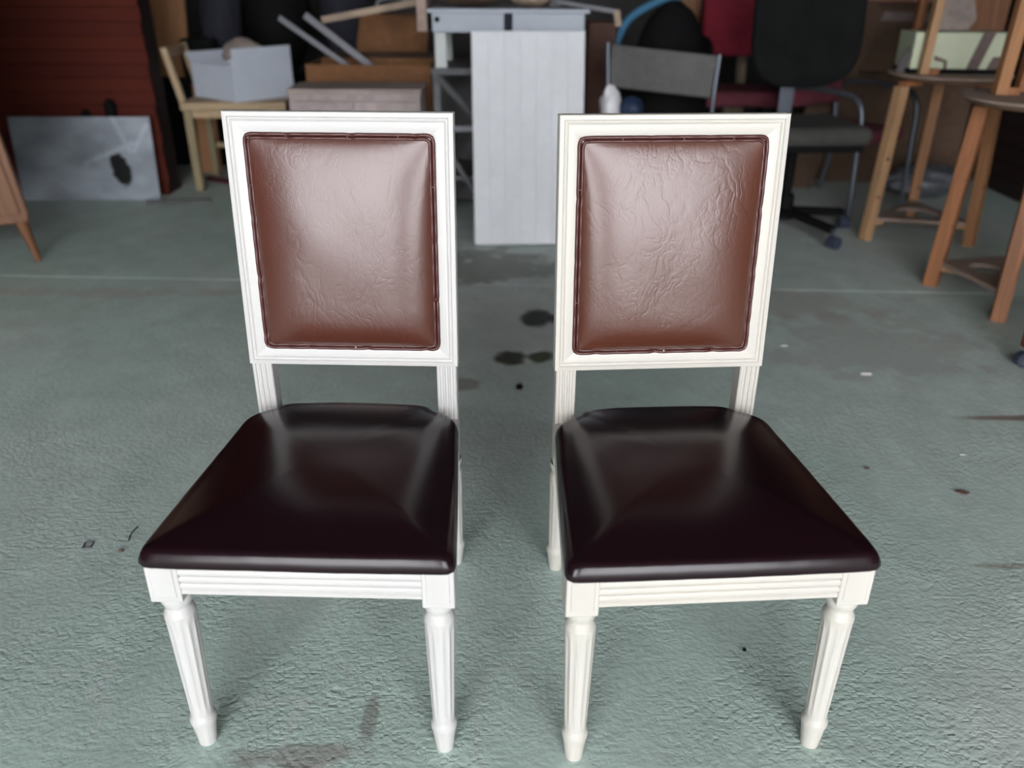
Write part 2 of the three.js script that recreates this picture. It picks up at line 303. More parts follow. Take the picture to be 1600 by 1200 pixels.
function seatOutline() {
  // half outline from the middle of the front edge round to the middle of the rear edge
  const c = [[0, 0.012], [0.12, 0.0115], [0.2, 0.0105], [0.2265, 0.0085], [0.2335, 0.002], [0.2345, -0.010], [0.232, -0.05], [0.2255, -0.14], [0.2165, -0.25], [0.207, -0.36], [0.2035, -0.402], [0.1985, -0.418], [0.188, -0.433], [0.172, -0.447], [0.158, -0.456], [0.150, -0.466], [0.138, -0.474], [0.10, -0.480], [0.05, -0.483], [0, -0.484]];
  const curve = new THREE.CatmullRomCurve3(c.map(([x, z]) => V(x, 0, z)), false, 'centripetal'), half = curve.getSpacedPoints(90);
  return [...half, ...half.slice(1, -1).reverse().map((p) => V(-p.x, 0, p.z))];
}
function seatCushion(s) {
  const out = seatOutline(), n = out.length, C = V(0, 0, -0.235), pos = [], uv = [], idx = [], rings = [];
  const edge = 0.4275, dome = 0.024, R = 26, KE = 0.905;
  for (let i = 1; i <= R; i++) { const t = i / R; rings.push([KE * t, 0]); }
  for (const [d, y] of [[0.016, -0.0008], [0.011, -0.0022], [0.0075, -0.0045], [0.0048, -0.0080], [0.0028, -0.0120], [0.0013, -0.0165], [0.0004, -0.0205], [0, -0.0240], [0.0003, -0.0275], [0.0014, -0.0300], [0.0030, -0.0315]]) rings.push([1 - d / 0.235, y]);
  const top = (t) => edge + dome * (1 - Math.pow(clamp(t / KE), 2.6));
  pos.push(C.x, top(0), C.z); uv.push(C.x, C.z);
  for (const [k, d] of rings) for (let j = 0; j < n; j++) {
    const p = out[j], x = C.x + (p.x - C.x) * k, z = C.z + (p.z - C.z) * k; let y = (k <= KE ? top(k) : edge) + d;
    if (k < 1) y += 0.0011 * noise3(x * 9 + s, z * 9, s, 4) * (1 - k * 0.3);
    y += 0.0009 * noise3(x * 40 + s, z * 40, 2, 6) * smooth(0.9, 1, k);
    pos.push(x, y, z); uv.push(x, z);
  }
  for (let j = 0; j < n; j++) idx.push(0, 1 + j, 1 + (j + 1) % n);
  for (let r = 1; r < rings.length; r++) for (let j = 0; j < n; j++) { const a = 1 + (r - 1) * n + j, b = 1 + (r - 1) * n + (j + 1) % n; idx.push(a, a + n, b + n, a, b + n, b); }
  const bottom = pos.length / 3; pos.push(C.x, edge - 0.0315, C.z); uv.push(C.x, C.z); const last = 1 + (rings.length - 1) * n;
  for (let j = 0; j < n; j++) idx.push(bottom, last + (j + 1) % n, last + j);
  const g = new THREE.BufferGeometry(); g.setAttribute('position', new THREE.Float32BufferAttribute(pos, 3)); g.setAttribute('uv', new THREE.Float32BufferAttribute(uv, 2)); g.setIndex(idx); g.computeVertexNormals();
  return g;
}
function reedRail(len, h, dep, n) {    // a rail along x with n half-round reeds on its front
  const pts = [[0, 0], [0, 0.006]]; const y0 = 0.008, y1 = h - 0.012, st = (y1 - y0) / n;
  for (let i = 0; i < n; i++) for (let k = 0; k <= 6; k++) { const a = k / 6 * Math.PI; pts.push([-0.0028 + 0.0038 * Math.sin(a), y0 + st * (i + 0.5 - 0.5 * Math.cos(a) * 0.94)]); }
  pts.push([0, h - 0.010], [0, h], [-dep, h], [-dep, 0]);
  return metric(new THREE.ExtrudeGeometry(poly(pts), { depth: len, bevelEnabled: false }).rotateY(-Math.PI / 2).translate(len / 2, 0, 0), 'x');
}
function stile(w, dep, h) {            // upright with three grooves down its front, front on z = 0, centred on x
  const pts = [[-w / 2, -dep], [-w / 2, -0.002], [-w / 2 + 0.002, 0]];
  for (let i = 0; i < 3; i++) { const c = -w / 2 + w * (0.25 + 0.25 * i), r = 0.0034; pts.push([c - r, 0], [c - r * 0.6, -0.0026], [c, -0.0034], [c + r * 0.6, -0.0026], [c + r, 0]); }
  pts.push([w / 2 - 0.002, 0], [w / 2, -0.002], [w / 2, -dep]);
  return metric(new THREE.ExtrudeGeometry(poly(pts.map(([x, z]) => [x, -z])), { depth: h, bevelEnabled: false }).rotateX(-Math.PI / 2), 'y');
}
function blockPanel(s, h) {            // square corner block with a shallow raised field on the front
  return [box(s, h, s, 0, 0, 0, 0.0025), box(s - 0.014, h - 0.018, 0.006, 0, 0.001, s / 2 - 0.0012, 0.002)];
}
function diningChair(label, pos, turn, paint, leather, s) {
  const t = thing('dining_chair', label, 'chair', pos, turn, 'white framed dining chairs');
  // back: a moulded rectangular frame leaning a little backwards
  const W = 0.4, H = 0.4625, tilt = Math.atan(0.0355 / 0.461), Mt = new THREE.Matrix4().makeRotationX(-tilt).setPosition(0, 0.509, -0.4655);
  const prof = [[0.0, -0.028], [0, -0.0035], [0.001, -0.001], [0.0035, 0], [0.0085, 0], [0.0095, -0.0010], [0.0105, -0.0032], [0.0118, -0.0036], [0.0128, -0.0022], [0.0142, -0.0012], [0.0158, -0.0022], [0.0166, -0.0042], [0.0178, -0.0046], [0.0195, -0.0040], [0.0345, -0.0044], [0.0385, -0.006], [0.0385, -0.028], [0, -0.028]];
  obj('back_frame', mitredFrame(W, H, prof).applyMatrix4(Mt), paint, t);
  const pw = W - 0.067, ph = H - 0.068, cy = 0.032 + ph / 2;
  const place = (g) => g.translate(0, cy, -0.003).applyMatrix4(Mt);
  const pan = obj('back_panel', [place(cushionPanel(pw - 0.014, ph - 0.014, 0.027, s)), place(metric(new THREE.BoxGeometry(pw - 0.006, ph - 0.006, 0.012)).translate(0, 0, -0.0085))], leather, t);
  pan.userData.label = 'padded brown wrinkled leather back panel';
  obj('piping', place(weltLoop(pw - 0.004, ph - 0.004, 0.012, -0.0005, 0.0033, 0.0008, s)), M.welt, pan);
  obj('piping', place(weltLoop(pw - 0.0165, ph - 0.0165, 0.009, 0.0008, 0.0031, 0.0010, s)), M.welt, pan);
  for (const [u, v] of [[-0.5, -0.25], [-0.5, 0.28], [0.5, -0.25], [0.5, 0.28], [-0.28, 0.5], [0.05, 0.5], [0.32, 0.5], [-0.26, -0.5], [0.02, -0.5], [0.3, -0.5]])
    obj('tack', place(new THREE.SphereGeometry(0.0024, 10, 6).scale(1, 1, 0.6).translate(u * (pw - 0.010), v * (ph - 0.010), 0.0022)), u === 0.02 ? M.tack : M.welt, pan);
  // uprights, rear legs
  for (const q of [-1, 1]) {
    obj('stile', stile(0.038, 0.034, 0.515 - 0.30).translate(q * 0.1775, 0.30, -0.4675), paint, t);
    const g = flutedLeg(0.30, 1, 0.0225).applyMatrix4(new THREE.Matrix4().makeRotationX(Math.atan(0.040 / 0.3)));
    obj('rear_leg', g.translate(q * 0.1775, 0, -0.528), paint, t);
  }
  // seat frame, front legs
  for (const q of [-1, 1]) {
    const b = blockPanel(0.05, 0.073).map((g) => g.translate(q * 0.2065, 0.3605, -0.027));
    const leg = obj('front_leg', flutedLeg(0.3255).translate(q * 0.2035, 0, -0.029), paint, t);
    obj('corner_block', b, paint, leg);
    obj('side_rail', bar([q * 0.2185, 0.367, -0.05], [q * 0.186, 0.367, -0.472], 0.056, 0.022, 0.003, V(1, 0, 0)), paint, t);
    obj('corner_brace', bar([q * 0.205, 0.352, -0.085], [q * 0.150, 0.352, -0.034], 0.045, 0.02, 0.002, V(0, 0, 1)), M.rawWood, t);
  }
  obj('front_rail', reedRail(0.365, 0.0575, 0.022, 3).translate(0, 0.3395, -0.0045), paint, t);
  obj('rear_rail', box(0.32, 0.05, 0.02, 0, 0.368, -0.484, 0.003, 'x'), paint, t);
  obj('seat', seatCushion(s), M.seat, t).userData.label = 'glossy dark aubergine leather seat';
  return t;
}
diningChair('white dining chair with brown leather back, the left one of the pair', [-0.3153, 0, -0.9841], -1.504 * Math.PI / 180, M.paintL, M.brownL, 0.3);
diningChair('cream-white dining chair with creased brown leather back, the right one of the pair', [0.3118, 0, -0.9761], 3.928 * Math.PI / 180, M.paintR, M.brownR, 1.7);

// ---------------------------------------------------------------- left: cabinet, zinc sheet, poles
{
  const t = thing('cabinet', 'brown veneered cabinet on tapered leg at the left edge', 'cabinet', [-2.57, 0, -3.44], 0.52);
  obj('body', metric(extrude(poly([[-0.44, 0.185], [0.467, 0.185], [0.475, 0.23], [0.435, 0.65], [0.425, 2.0], [-0.425, 2.0], [-0.435, 0.65], [-0.475, 0.23]]), 0.16, 0.006).translate(0, 0, -0.11)), M.veneer, t);
  for (const q of [-1, 1]) {
    const d = obj('door', metric(extrude(poly([[q * 0.005, 0.21], [q * 0.445, 0.23], [q * 0.40, 0.65], [q * 0.395, 1.95], [q * 0.005, 1.95]]), 0.014, 0.003).translate(0, 0, 0.049)), M.veneer, t);
    obj('knob', new THREE.SphereGeometry(0.014, 12, 8).translate(q * 0.04, 0.95, 0.072), M.tack, d);
    for (const z of [-1, 1]) obj('leg', new THREE.CylinderGeometry(0.026, 0.011, 0.21, 14).applyMatrix4(new THREE.Matrix4().makeRotationZ(q * 0.16)).translate(q * 0.452, 0.1035, -0.03 + z * 0.055), M.veneer, t);
  }
}
{
  const g = metric(new THREE.BoxGeometry(0.79, 0.455, 0.004)), uv = g.attributes.uv, P = g.attributes.position;
  for (let i = 0; i < P.count; i++) uv.setXY(i, P.getX(i) / 0.79 + 0.5, P.getY(i) / 0.455 + 0.5);
  const m = tag(obj('zinc_sheet', g, M.galv), 'dull zinc sheet with a black splash leaning against red boards', 'metal sheet');
  m.position.set(-2.425, 0.227, -4.815); m.rotation.set(-0.10, 0, 0.006);
  for (const [x, h, r, lab] of [[-2.255, 0.545, 0.027, 'taller black round-topped post behind the zinc sheet'], [-2.40, 0.49, 0.023, 'shorter black round-topped post behind the zinc sheet']]) {
    tag(obj('black_post', lathe([[0, 0], [r * 0.8, 0], [r * 0.8, h - 0.12], [r * 1.1, h - 0.08], [r * 1.15, h - 0.03], [r * 0.7, h - 0.006], [0, h]], 16).translate(x, 0, -4.875), M.black), lab, 'post');
  }
  tag(obj('stick', bar([-2.08, 0.008, -4.70], [-1.72, 0.008, -4.74], 0.016, 0.03, 0.003, V(0, 1, 0)), M.grease), 'thin dark stick lying on the floor by the zinc sheet', 'stick');
  tag(obj('maroon_strip', bar([-1.92, 0.02, -5.28], [-1.62, 0.03, -5.08], 0.035, 0.03, 0.006, V(0, 1, 0)), std({ color: lin(0.06, 0.012, 0.016), roughness: 0.6 })), 'dark maroon strip lying under the beige chair', 'strip');
}
// ---------------------------------------------------------------- beige chair with open box, plank behind
{
  const t = thing('wooden_chair', 'beige wooden chair carrying the pale blue open box', 'chair', [-1.62, 0, -5.24], 0.05);
  obj('seat', box(0.60, 0.045, 0.46, 0, 0.49, 0.01, 0.008, 'x'), M.beige, t);
  obj('apron', box(0.54, 0.05, 0.02, 0, 0.445, 0.19, 0.003, 'x'), M.beige, t);
  for (const x of [-0.27, 0.27]) { obj('leg', bar([x, 0, 0.19], [x, 0.47, 0.19], 0.045, 0.045), M.olive, t); obj('rear_leg', bar([x * 1.02, 0, -0.19], [x, 0.47, -0.19], 0.04, 0.04), M.olive, t); }
  obj('stretcher', box(0.5, 0.03, 0.02, 0, 0.2, -0.19, 0.003, 'x'), M.olive, t);
  for (const z of [-0.19, 0.17]) obj('back_post', bar([-0.29, 0.47, z], [-0.36, 0.80, z], 0.036, 0.03), M.beige, t);
  obj('back_rail', bar([-0.352, 0.77, -0.19], [-0.352, 0.77, 0.17], 0.05, 0.02, 0.004, V(1, 0, 0)), M.beige, t);
  const b = thing('cardboard_box', 'open pale blue-grey box standing on the beige chair', 'box', [-1.61, 0.5135, -5.27], -0.68);
  const w = 0.42, d = 0.40, h = 0.195, k = 0.006;
  obj('bottom', box(w, k, d, 0, k / 2, 0, 0.001), M.bluebox, b);
  obj('front_wall', box(w, h, k, 0, h / 2, d / 2, 0.001), M.bluebox, b); obj('rear_wall', box(w, h, k, 0, h / 2, -d / 2, 0.001), M.bluebox, b);
  obj('side_wall', box(k, h + 0.09, d, w / 2, (h + 0.09) / 2, 0, 0.001), M.bluebox, b); obj('side_wall', box(k, h, d, -w / 2, h / 2, 0, 0.001), M.bluebox, b);
  obj('flap', bar([-w / 2, h, 0], [-w / 2 - 0.05, h + 0.05, 0], d, 0.004, 0.001, V(-0.7, -0.7, 0)), M.bluebox, b);
  tag(obj('paper_wad', crumple(0.07, 0.045, 0.06, 3, 0.35).translate(-1.60, 0.70, -5.17), M.whitePlastic), 'crumpled whitish paper poking out of the pale blue box', 'paper');
  tag(obj('rag_bundle', crumple(0.12, 0.09, 0.08, 8, 0.3).translate(-1.62, 0.74, -5.36), M.paper), 'faded pinkish rag bundled in the back of the pale blue box', 'rag');
  tag(obj('wooden_plank', bar([-1.97, 0.0, -5.53], [-2.015, 0.54, -5.71], 0.13, 0.02, 0.003), M.pine), 'short orange plank leaning on the chest behind the beige chair legs', 'plank');
  tag(obj('wooden_plank', bar([-2.27, 0.5505, -5.92], [-2.25, 1.35, -6.0], 0.24, 0.02, 0.003), M.pine), 'orange board standing on the left end of the black chest', 'board');
}
function crumple(rx, ry, rz, s, amt, seg = 22) {      // a soft creased lump
  const g = mergeVertices(new THREE.SphereGeometry(1, seg * 2, seg).deleteAttribute('uv').deleteAttribute('normal')), P = g.attributes.position;
  for (let i = 0; i < P.count; i++) {
    const x = P.getX(i), y = P.getY(i), z = P.getZ(i), k = 1 + amt * (0.6 * noise3(x * 1.7 + s * 3.1, y * 1.7, z * 1.7, s) + 0.3 * noise3(x * 4 + s, y * 4, z * 4, s + 2) - 0.14 * Math.abs(noise3(x * 8, y * 8 + s, z * 8, s + 4)));
    P.setXYZ(i, x * k * rx, y * k * ry, z * k * rz);
  }
  const q = g; q.computeVertexNormals(); const uv = new Float32Array(P.count * 2); for (let i = 0; i < P.count; i++) { uv[2 * i] = P.getX(i) + P.getZ(i) * 0.6; uv[2 * i + 1] = P.getY(i) + P.getZ(i) * 0.4; }
  q.setAttribute('uv', new THREE.BufferAttribute(uv, 2)); return q;
}
function onBase(g, x, y, z) { g.computeBoundingBox(); return g.translate(x, y - g.boundingBox.min.y, z); }
// ---------------------------------------------------------------- dark heap on a low chest behind
{
  const t = thing('chest', 'low black chest under the dark bags at the back', 'chest', [-1.57, 0, -6.0]);
  obj('body', box(1.68, 0.52, 0.5, 0, 0.26, 0, 0.01), M.black, t); obj('lid', box(1.72, 0.03, 0.54, 0, 0.535, 0, 0.008), M.black, t);
  tag(obj('cloth_bundle', onBase(crumple(0.13, 0.36, 0.13, 2, 0.25), -1.95, 0.5505, -6.08), M.navy), 'dark navy cloth bundle on the chest above the open box', 'cloth');
  tag(obj('duffel_bag', onBase(crumple(0.21, 0.37, 0.2, 5, 0.2), -1.55, 0.5505, -6.0), M.black), 'large black bag in the middle of the chest', 'bag');
  tag(obj('jacket_heap', onBase(crumple(0.16, 0.35, 0.19, 9, 0.3), -1.10, 0.5505, -6.0), M.navy), 'dark navy jacket heaped at the right end of the chest', 'jacket');
  tag(obj('black_case', box(0.22, 0.25, 0.10, -2.03, 0.676, -5.80, 0.02), M.blackCloth), 'small black case leaning at the front left of the chest', 'case');
}
// ---------------------------------------------------------------- carton with bars, mauve cupboard
{
  const t = thing('cardboard_box', 'open brown cardboard box with metal bars sticking out', 'box', [-0.735, 0, -4.68]);
  const w = 0.63, h = 0.765, d = 0.36, k = 0.006;
  obj('bottom', box(w, k, d, 0, k / 2, 0, 0.001), M.card, t); obj('front_wall', box(w, h, k, 0, h / 2, d / 2, 0.001, 'x'), M.card, t); obj('rear_wall', box(w, h, k, 0, h / 2, -d / 2, 0.001, 'x'), M.card, t);
  for (const q of [-1, 1]) obj('side_wall', box(k, h, d, q * w / 2, h / 2, 0, 0.001), M.card, t);
  obj('flap', bar([0, h, -d / 2], [0, h + 0.02, -d / 2 - 0.13], w - 0.02, 0.005, 0.001, V(0, 1, 0)), M.cardDusty, t);
  const bars = [[[-0.50, 0.505, -4.60], [-1.20, 0.975, -4.66], 0.028, 'lower-left grey aluminium bar sticking out of the brown box'], [[-0.48, 0.54, -4.66], [-1.08, 0.985, -4.72], 0.036, 'thicker grey aluminium bar sticking out of the brown box']];
  for (const [a, b, w2, lab] of bars) tag(obj('metal_bar', bar(a, b, w2, 0.02), M.alu), lab, 'bar');
  tag(obj('wooden_lath', bar([-1.02, 0.955, -4.83], [-0.50, 1.045, -4.90], 0.034, 0.02), M.tan), 'pale wooden lath lying across the bars above the brown box', 'lath');
  const c = thing('tube_chair', 'brown-backed tube frame chair behind the cardboard box', 'chair', [-0.68, 0, -5.25]);
  obj('backrest', extrude(poly([[-0.25, 0.70], [0.17, 0.70], [0.20, 0.97], [-0.20, 0.97]]), 0.03, 0.008).translate(0, 0, 0), M.card, c);
  obj('frame', [tube([[-0.1, 0.93, -0.012], [-0.1, 1.03, -0.02], [-0.02, 1.05, -0.02], [0.08, 1.04, -0.02], [0.18, 0.98, -0.02], [0.30, 0.72, 0.06], [0.34, 0.4, 0.1], [0.36, 0, 0.15]], 0.013, 80)], M.alu, c);
  obj('seat', box(0.46, 0.05, 0.42, 0, 0.45, 0.1, 0.015), M.card, c); obj('cross_tube', tube([[-0.2, 0.44, 0.07], [0, 0.42, 0.1], [0.335, 0.44, 0.09]], 0.012, 10), M.alu, c); 
  obj('rear_leg', tube([[-0.2, 0.43, -0.05], [-0.22, 0, -0.2]], 0.012, 6), M.alu, c); obj('rear_leg', tube([[0.2, 0.43, -0.05], [0.22, 0, -0.2]], 0.012, 6), M.alu, c);
  const p = thing('cupboard', 'dusty mauve cupboard behind the left dining chair', 'cupboard', [-0.724, 0, -4.12]);
  obj('body', box(0.60, 0.68, 0.26, 0, 0.35, 0, 0.006), M.mauve, p); obj('top', box(0.612, 0.02, 0.275, 0, 0.699, 0, 0.004), M.paper, p); obj('plinth', box(0.56, 0.012, 0.22, 0, 0.006, 0, 0.002), M.black, p);
  for (const q of [-1, 1]) obj('door', box(0.28, 0.62, 0.014, q * 0.145, 0.345, 0.137, 0.003), M.mauve, p);
}
// ---------------------------------------------------------------- desk on bench, white board
{
  const b = thing('workbench', 'grey metal workbench carrying the drawer desk', 'workbench', [-0.03, 0, -4.44]);
  obj('top', box(0.72, 0.03, 0.52, 0, 0.765, 0, 0.004), M.greyMetal, b);
  for (const x of [-0.335, 0.325]) for (const z of [-0.23, 0.23]) obj('leg', bar([x, 0, z], [x, 0.75, z], 0.035), M.greyMetal, b);
  obj('back_sheet', box(0.68, 0.68, 0.01, 0, 0.39, -0.2, 0.002), M.grease, b); obj('shelf', box(0.68, 0.02, 0.46, 0, 0.26, 0, 0.003), M.greyMetal, b);
  obj('cross_rail', box(0.67, 0.03, 0.02, 0, 0.48, 0.10, 0.003), M.alu, b);
  obj('brace', bar([-0.33, 0.745, 0.262], [-0.02, 0.42, 0.262], 0.03, 0.014), M.grease, b); obj('brace', bar([-0.33, 0.47, 0.262], [-0.05, 0.02, 0.262], 0.024, 0.014), M.greyMetal, b);
  const d = thing('desk', 'pale blue-grey two-drawer desk top behind the white board', 'desk', [-0.025, 0.7805, -4.38]);
  obj('top', box(0.74, 0.018, 0.47, 0, 0.248, 0, 0.003), M.drawer, d); obj('carcass', box(0.70, 0.075, 0.42, 0, 0.20, -0.015, 0.002), M.navy, d);
  for (const q of [-1, 1]) { obj('drawer', box(0.330, 0.082, 0.02, q * 0.184, 0.198, 0.215, 0.004, 'x'), M.drawer, d); for (const z of [-0.2, 0.17]) obj('leg', box(0.055, 0.162, 0.045, q * 0.315, 0.0815, z, 0.003), M.whiteLeg, d); }
  obj('keyhole', new THREE.CylinderGeometry(0.012, 0.012, 0.01, 14).rotateX(Math.PI / 2).translate(-0.325, 0.212, 0.225), M.black, d);
  obj('end_panel', box(0.045, 0.16, 0.46, -0.395, 0.24, -0.01, 0.003), M.pinkTan, d);
  const wb = thing('white_board', 'tall white grooved board leaning upright between the dining chairs', 'board', [0.075, 0, -3.925], 0.06);
  const bd = obj('panel', box(0.515, 0.955, 0.014, 0, 0, 0, 0.003), M.white, wb); bd.position.set(0, 0.4785, -0.080); bd.rotation.x = -0.155;
  for (let i = 0; i < 7; i++) { const s = obj('slat', box(0.0718, 0.945, 0.004, 0, 0, 0, 0.0015), M.white, bd); s.position.set(-0.2175 + i * 0.0725, 0, 0.008); }
  tag(obj('folded_blanket', onBase(crumple(0.16, 0.05, 0.14, 4, 0.2), -0.20, 1.0385, -4.38), M.cardDusty), 'grey-brown folded blanket at the left of the desk top', 'blanket');
  tag(obj('rag', onBase(crumple(0.10, 0.04, 0.12, 6, 0.25), 0.08, 1.0385, -4.42), M.tan), 'brownish rag lying in the middle of the desk top', 'rag');
  const r = thing('metal_rail', 'pale bent metal rail slanting off the right end of the desk', 'rail', [0.2, 1.0385, -4.24]);
  obj('rail', bar([-0.02, 0.03, -0.06], [0.27, -0.012, 0.03], 0.022, 0.026), M.alu, r); obj('end_piece', bar([0.272, -0.005, 0.03], [0.285, -0.075, 0.03], 0.03, 0.026), M.tan, r); obj('clamp', box(0.05, 0.03, 0.04, -0.01, 0.015, -0.06, 0.004), M.grease, r);
  tag(obj('brown_case', box(0.16, 0.94, 0.14, 0.50, 0.47, -5.18, 0.01), std({ color: lin(0.13, 0.05, 0.028), map: mottle, roughness: 0.7 })), 'narrow dark brown case standing right of the desk', 'case');
}
// ---------------------------------------------------------------- folding chair, hoop, bags
{
  const t = thing('folding_chair', 'dark grey folding chair behind the right dining chair', 'chair', [0.77, 0, -4.62], -0.10);
  const br = new THREE.PlaneGeometry(0.55, 0.2, 12, 4), P = br.attributes.position;
  const bg = box(0.55, 0.21, 0.018, 0, 0, 0, 0.008, 'x'); for (let i = 0, Q = bg.attributes.position; i < Q.count; i++) Q.setZ(i, Q.getZ(i) - 0.03 + 0.4 * Q.getX(i) ** 2);
  obj('backrest', bg.applyMatrix4(new THREE.Matrix4().makeRotationZ(-0.09)).translate(0, 0.73, 0.02), M.folding, t);
  for (const q of [-1, 1]) { obj('back_leg', tube([[q * 0.285, 0.84 - q * 0.025, 0.02], [q * 0.272, 0.6, 0.05], [q * 0.25, 0, 0.28]], 0.012, 20), M.steel, t); obj('front_leg', tube([[q * 0.24, 0.5, -0.0], [q * 0.24, 0, -0.15]], 0.012, 8), M.steel, t); }
  obj('seat', box(0.46, 0.025, 0.38, 0, 0.44, 0.08, 0.01), M.folding, t);
  tag(obj('blue_hose', tube([[0.60, 0.022, -5.42], [0.585, 0.4, -5.40], [0.60, 0.75, -5.36], [0.66, 0.93, -5.32], [0.78, 1.02, -5.26], [0.92, 1.07, -5.2], [1.06, 1.085, -5.12]], 0.022, 60, 10), M.blue), 'blue hose bent up over the tall black sack', 'hose');
  tag(obj('black_sack', onBase(crumple(0.23, 0.515, 0.15, 12, 0.12), 0.89, 0, -5.06), M.black), 'tall black sack behind the grey folding chair', 'sack');
  tag(obj('white_bag', onBase(crumple(0.05, 0.09, 0.06, 15, 0.3), 0.465, 0.5305, -4.2), M.whitePlastic), 'small crumpled white plastic bag left of the folding chair', 'bag');
  tag(obj('blue_bag', onBase(crumple(0.06, 0.06, 0.06, 16, 0.25), 0.57, 0.5305, -4.23), M.deepBlue), 'small dark blue bag right of the white plastic bag', 'bag');
  tag(obj('stool_box', box(0.20, 0.53, 0.14, 0.515, 0.265, -4.22, 0.006), M.black), 'black box on the floor under the small white bag', 'box');
  tag(obj('wooden_block', bar([1.12, 0.0, -5.98], [1.17, 1.25, -6.06], 0.14, 0.05), M.pine), 'orange wooden plank standing behind the black sack', 'plank');
  tag(obj('wooden_block', bar([1.52, 0.0, -5.98], [1.47, 1.3, -6.04], 0.13, 0.05), M.tan), 'tan wooden plank standing behind the crimson chair', 'plank');
}
// ---------------------------------------------------------------- crimson chairs, black swivel chair
function blob(w, h, d, s) { return box(w, h, d, 0, 0, 0, s); }
{
  const t = thing('armchair', 'crimson padded chair with black arms behind the swivel chair', 'chair', [1.36, 0, -5.42], 0.0);
  obj('backrest', metric(extrude(roundRect(0.40, 0.46, 0.09), 0.07, 0.02)).applyMatrix4(new THREE.Matrix4().makeRotationX(-0.1)).translate(0.0, 0.95, -0.22), M.crimson, t);
  obj('seat', metric(new RoundedBoxGeometry(0.48, 0.09, 0.44, 3, 0.035)).translate(0, 0.52, 0.05), M.crimsonDusty, t);
  for (const q of [-1, 1]) { obj('armrest', tube([[q * 0.25, 0.56, -0.1], [q * 0.26, 0.76, -0.06], [q * 0.24, 0.83, 0.02], [q * 0.22, 0.80, 0.16], [q * 0.22, 0.56, 0.22]], 0.024, 30), M.black, t); for (const z of [-0.12, 0.2]) obj('leg', bar([q * 0.2, 0, z], [q * 0.2, 0.48, z], 0.03), M.black, t); }
  obj('back_support', bar([0, 0.5, -0.17], [0, 0.8, -0.21], 0.08, 0.03), M.black, t);
}
{
  const t = thing('armchair', 'dusty crimson chair with bent grey tube arms beside the cardboard', 'chair', [1.85, 0, -4.78], 0.62);
  obj('seat', metric(new RoundedBoxGeometry(0.46, 0.07, 0.46, 3, 0.03)).translate(0, 0.40, -0.02), M.crimsonDusty, t);
  obj('backrest', metric(new RoundedBoxGeometry(0.44, 0.22, 0.05, 3, 0.022)).translate(0, 0.63, -0.245), M.crimsonDusty, t);
  for (const q of [-1, 1]) obj('frame', tube([[q * 0.25, 0.01, 0.26], [q * 0.25, 0.3, 0.245], [q * 0.25, 0.56, 0.225], [q * 0.25, 0.615, 0.18], [q * 0.25, 0.63, 0.10], [q * 0.25, 0.63, -0.2], [q * 0.24, 0.58, -0.26], [q * 0.24, 0.3, -0.24], [q * 0.24, 0.01, -0.28]], 0.015, 70), M.steel, t);
  obj('cross_tube', tube([[-0.25, 0.355, 0.1], [0.25, 0.355, 0.1]], 0.012, 4), M.steel, t); obj('cross_tube', tube([[-0.24, 0.355, -0.15], [0.24, 0.355, -0.15]], 0.012, 4), M.steel, t);
}
{
  const t = thing('office_chair', 'black swivel office chair with dusty seat behind the right dining chair', 'chair', [1.375, 0, -4.24], 0.10);
  const back = metric(extrude(roundRect(0.54, 0.62, 0.21), 0.07, 0.025, 16)); for (let i = 0, P = back.attributes.position; i < P.count; i++) P.setZ(i, P.getZ(i) + 0.5 * P.getX(i) ** 2);
  back.computeVertexNormals();
  obj('backrest', back.applyMatrix4(new THREE.Matrix4().makeRotationX(-0.12)).translate(0.02, 0.995, -0.12), M.blackCloth, t);
  obj('seat', metric(new RoundedBoxGeometry(0.50, 0.085, 0.47, 4, 0.04)).translate(0, 0.515, 0.10), M.officeSeat, t);
  obj('seat_pan', metric(new RoundedBoxGeometry(0.44, 0.03, 0.42, 2, 0.012)).translate(0, 0.458, 0.10), M.black, t);
  obj('back_stem', bar([0, 0.47, -0.14], [0, 0.86, -0.15], 0.07, 0.02), M.steel, t);
  obj('column', [new THREE.CylinderGeometry(0.025, 0.025, 0.36, 16).translate(0, 0.28, 0.03).deleteAttribute('uv'), new THREE.CylinderGeometry(0.04, 0.045, 0.12, 16).translate(0, 0.13, 0.03).deleteAttribute('uv')], M.black, t);
  for (let i = 0; i < 5; i++) {
    const a = 1.18 + i * Math.PI * 2 / 5, x = Math.cos(a) * 0.33, z = 0.03 + Math.sin(a) * 0.33, leg = obj('base_leg', bar([0, 0.11, 0.03], [x, 0.085, z], 0.05, 0.035, 0.008, V(0, 1, 0)), M.black, t);
    obj('castor', [new THREE.CylinderGeometry(0.03, 0.03, 0.05, 16).rotateZ(Math.PI / 2).rotateY(-a).translate(x * 1.04, 0.03, z + (z - 0.03) * 0.04), new THREE.CylinderGeometry(0.01, 0.01, 0.05, 8).translate(x, 0.065, z)], M.rubber, leg);
  }
}
